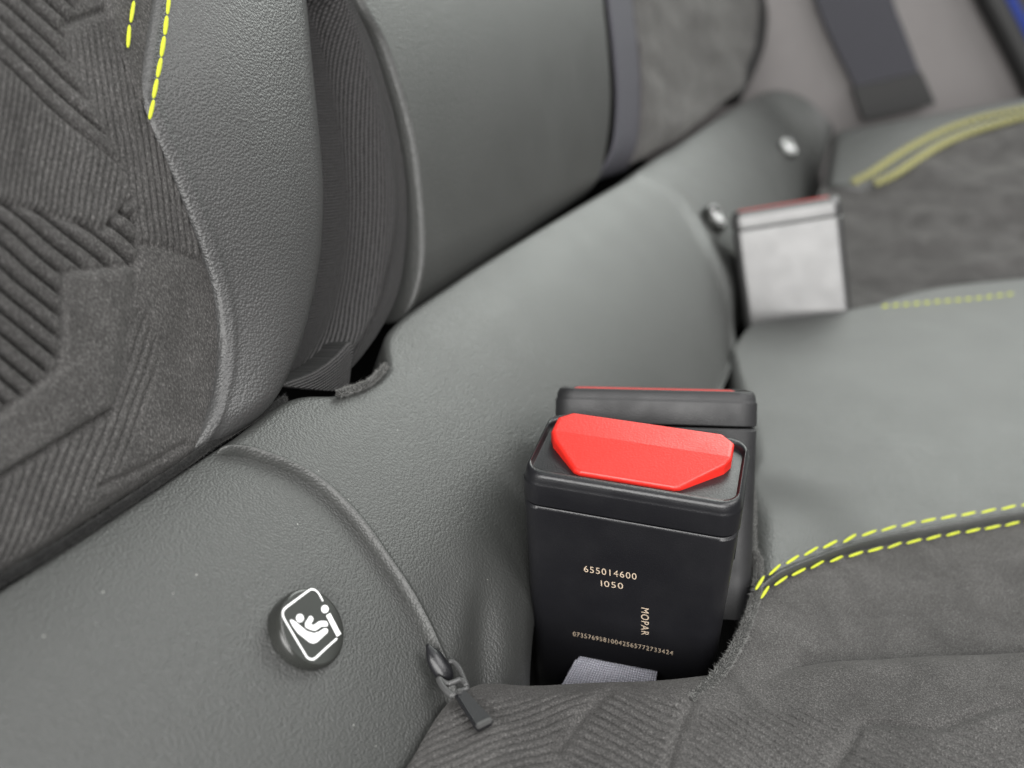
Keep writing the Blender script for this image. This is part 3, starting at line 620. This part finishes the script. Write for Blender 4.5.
def add_dot(zc, rz):
    c = face2(*zc); e = [face2(zc[0]+rz*math.cos(a)*.92, zc[1]+rz*math.sin(a)) for a in np.linspace(0, 2*math.pi, 20, endpoint=False)]; add_poly(e, ZS)
add_ribbon([(400, 195), (388, 172), (375, 150), (352, 128), (325, 125), (300, 140), (230, 192), (165, 241), (148, 262), (146, 288), (158, 318), (220, 425), (288, 538), (308, 564), (335, 572), (358, 560), (425, 498), (490, 440)], 12)
add_dot((255, 308), 27); add_dot((415, 250), 26)
add_poly([face2(*q) for q in [(190, 322), (203, 317), (220, 326), (300, 392), (345, 405), (375, 396), (408, 374), (428, 374), (436, 386), (430, 402), (365, 462), (338, 471), (312, 460), (240, 402), (208, 358)]], ZS)
add_ribbon([(326, 312), (303, 350), (308, 358), (345, 370), (368, 358), (388, 345), (420, 344)], 34)
add_ribbon([(436, 284), (470, 350), (505, 418)], 40, cap=False)
symo = bm_obj('symbol', sym, WHITE, nbt.children[0])
def copy_button(px, F, label, tilt, rot=0):
    P = unproj(np.array([px], float), F)[0]; Nn = np.array(tilt)/np.linalg.norm(tilt)
    r = nbt.copy(); link(r); r['label'] = label
    M = frame_from(np.cross([0, 0, 1], Nn), Nn); M.translation = Vector(P+OFF); r.matrix_world = M
    for ch in list(nbt.children):
        c = ch.copy(); link(c, r)
        for g in list(ch.children): link(g.copy(), c)
copy_button((714, 219), F_rollfar, 'middle blurred anchor button close to the left side of the far buckle', (.80, -.05, .60))
copy_button((787, 149), F_rollfar, 'farthest blurred bright anchor button on the back roll above the far buckle', (.62, -.35, .70))

# ------------------------------------------------------------------ zip pull
zp = thing('zip_pull', 'small black zip pull lying where the roll seam meets the suede', 'zip pull', unproj(np.array([(455, 690)], float), F_near)[0])
Pz = unproj(resample([(427, 644), (433, 655), (440, 667), (447, 677), (450, 681)], np.linspace(0, 1, 14)), off(F_rollc, .0012))
rad = .00235*np.sqrt(np.clip(1-((np.linspace(0, 1, 14)-.68)/np.where(np.linspace(0, 1, 14) < .68, .70, .36))**2, .02, 1))*np.where(np.linspace(0, 1, 14) < .3, .55+.45*np.linspace(0, 1, 14)/.3, 1)
V, Fc = tube_geo(Pz, rad*.85, 14, .8); mesh_obj('slider', V, Fc, PLASTIC, zp)
FZ = off(F_near, .0026)
def zpx(q): return [(410+a/6.98, 630+b/6.98) for a, b in q]
Pb = unproj(resample(zpx([(262, 222), (300, 225), (340, 262), (372, 330), (398, 398)]), np.linspace(0, 1, 20)), FZ); V, Fc = tube_geo(Pb, .00060, 8); 
Pb2 = unproj(resample(zpx([(200, 335), (215, 372), (250, 420), (300, 462)]), np.linspace(0, 1, 14)), FZ); V2, F2 = tube_geo(Pb2, .00070, 8); Fc += [[k+len(V) for k in f] for f in F2]; V = np.concatenate([V, V2])
for q in ([(262, 378), (310, 362), (352, 343)], [(286, 458), (345, 432), (408, 402)], [(205, 340), (235, 365), (268, 378)], [(352, 345), (372, 360), (392, 392)]):
    P3 = unproj(resample(zpx(q), np.linspace(0, 1, 8)), FZ); V2, F2 = tube_geo(P3, .00062, 8); Fc += [[k+len(V) for k in f] for f in F2]; V = np.concatenate([V, V2])
mesh_obj('bail', V, Fc, METAL, zp)
ztab = plate('tab', zpx([(303, 428), (382, 408), (578, 612), (582, 640), (478, 690), (458, 672)]), off(F_near, .0032), .0012, PLASTIC, zp, .0003)
plate('tab_hook', zpx([(318, 408), (358, 395), (372, 425), (330, 440)]), off(F_near, .0038), .0012, METAL, zp, .0003).parent = ztab
plate('tab_lip', zpx([(460, 645), (548, 603), (574, 606), (578, 628), (480, 676), (462, 670)]), off(F_near, .0040), .0010, METAL, zp, .0003).parent = ztab

# ------------------------------------------------------------------ far side of the car
def F_wall(P): return (.93-P[..., 1])*.97+.25*(P[..., 0])
tp = thing('trim_panel', 'grey plastic pillar trim panel beyond the far end of the bench', 'trim panel', (0, .95, -.2))
patch('panel', F_wall, [[(640, -160), (760, -160), (900, -160), (1330, -160)], [(640, 330), (760, 330), (900, 330), (1330, 330)]], 60, 60, TRIM, tp, {}, None, skirt=.02)
bl = thing('seat_belt', 'dark seat belt running down over the grey trim panel into its slot', 'seat belt', (0, .9, -.08))
patch('webbing', off(F_wall, .012), [[(780, -220), (806, -50), (815, 0), (832, 42), (852, 82), (862, 108)], [(858, -220), (884, -50), (893, 0), (906, 35), (921, 75), (930, 96)]], 40, 16, BELT_DARK, bl, {}, None, skirt=.001)
plate('slot', [(853, 88), (922, 72), (936, 104), (864, 121)], off(F_wall, .018), .012, RUBBER, tp, .001)
ds = thing('door_seal', 'black rubber door seal with blue painted edge at the top right corner', 'door seal', (.1, .9, 0))
Ps = unproj(resample([(955, -70), (978, -30), (992, 0), (1012, 38), (1034, 82), (1060, 140)], np.linspace(0, 1, 30)), off(F_wall, .012)); V, Fc = tube_geo(Ps, .011, 12); mesh_obj('seal_tube', V, Fc, RUBBER, ds)
Ps = unproj(resample([(975, -70), (996, -25), (1009, 0), (1027, 35), (1050, 80)], np.linspace(0, 1, 30)), off(F_wall, .016)); V, Fc = tube_geo(Ps, .0055, 12); mesh_obj('painted_edge', V, Fc, BLUE, ds)
plate('door_frame', [(1005, -70), (1110, -70), (1110, 130), (1050, 90), (1020, 20)], off(F_wall, .012), .01, RUBBER, ds, .001)
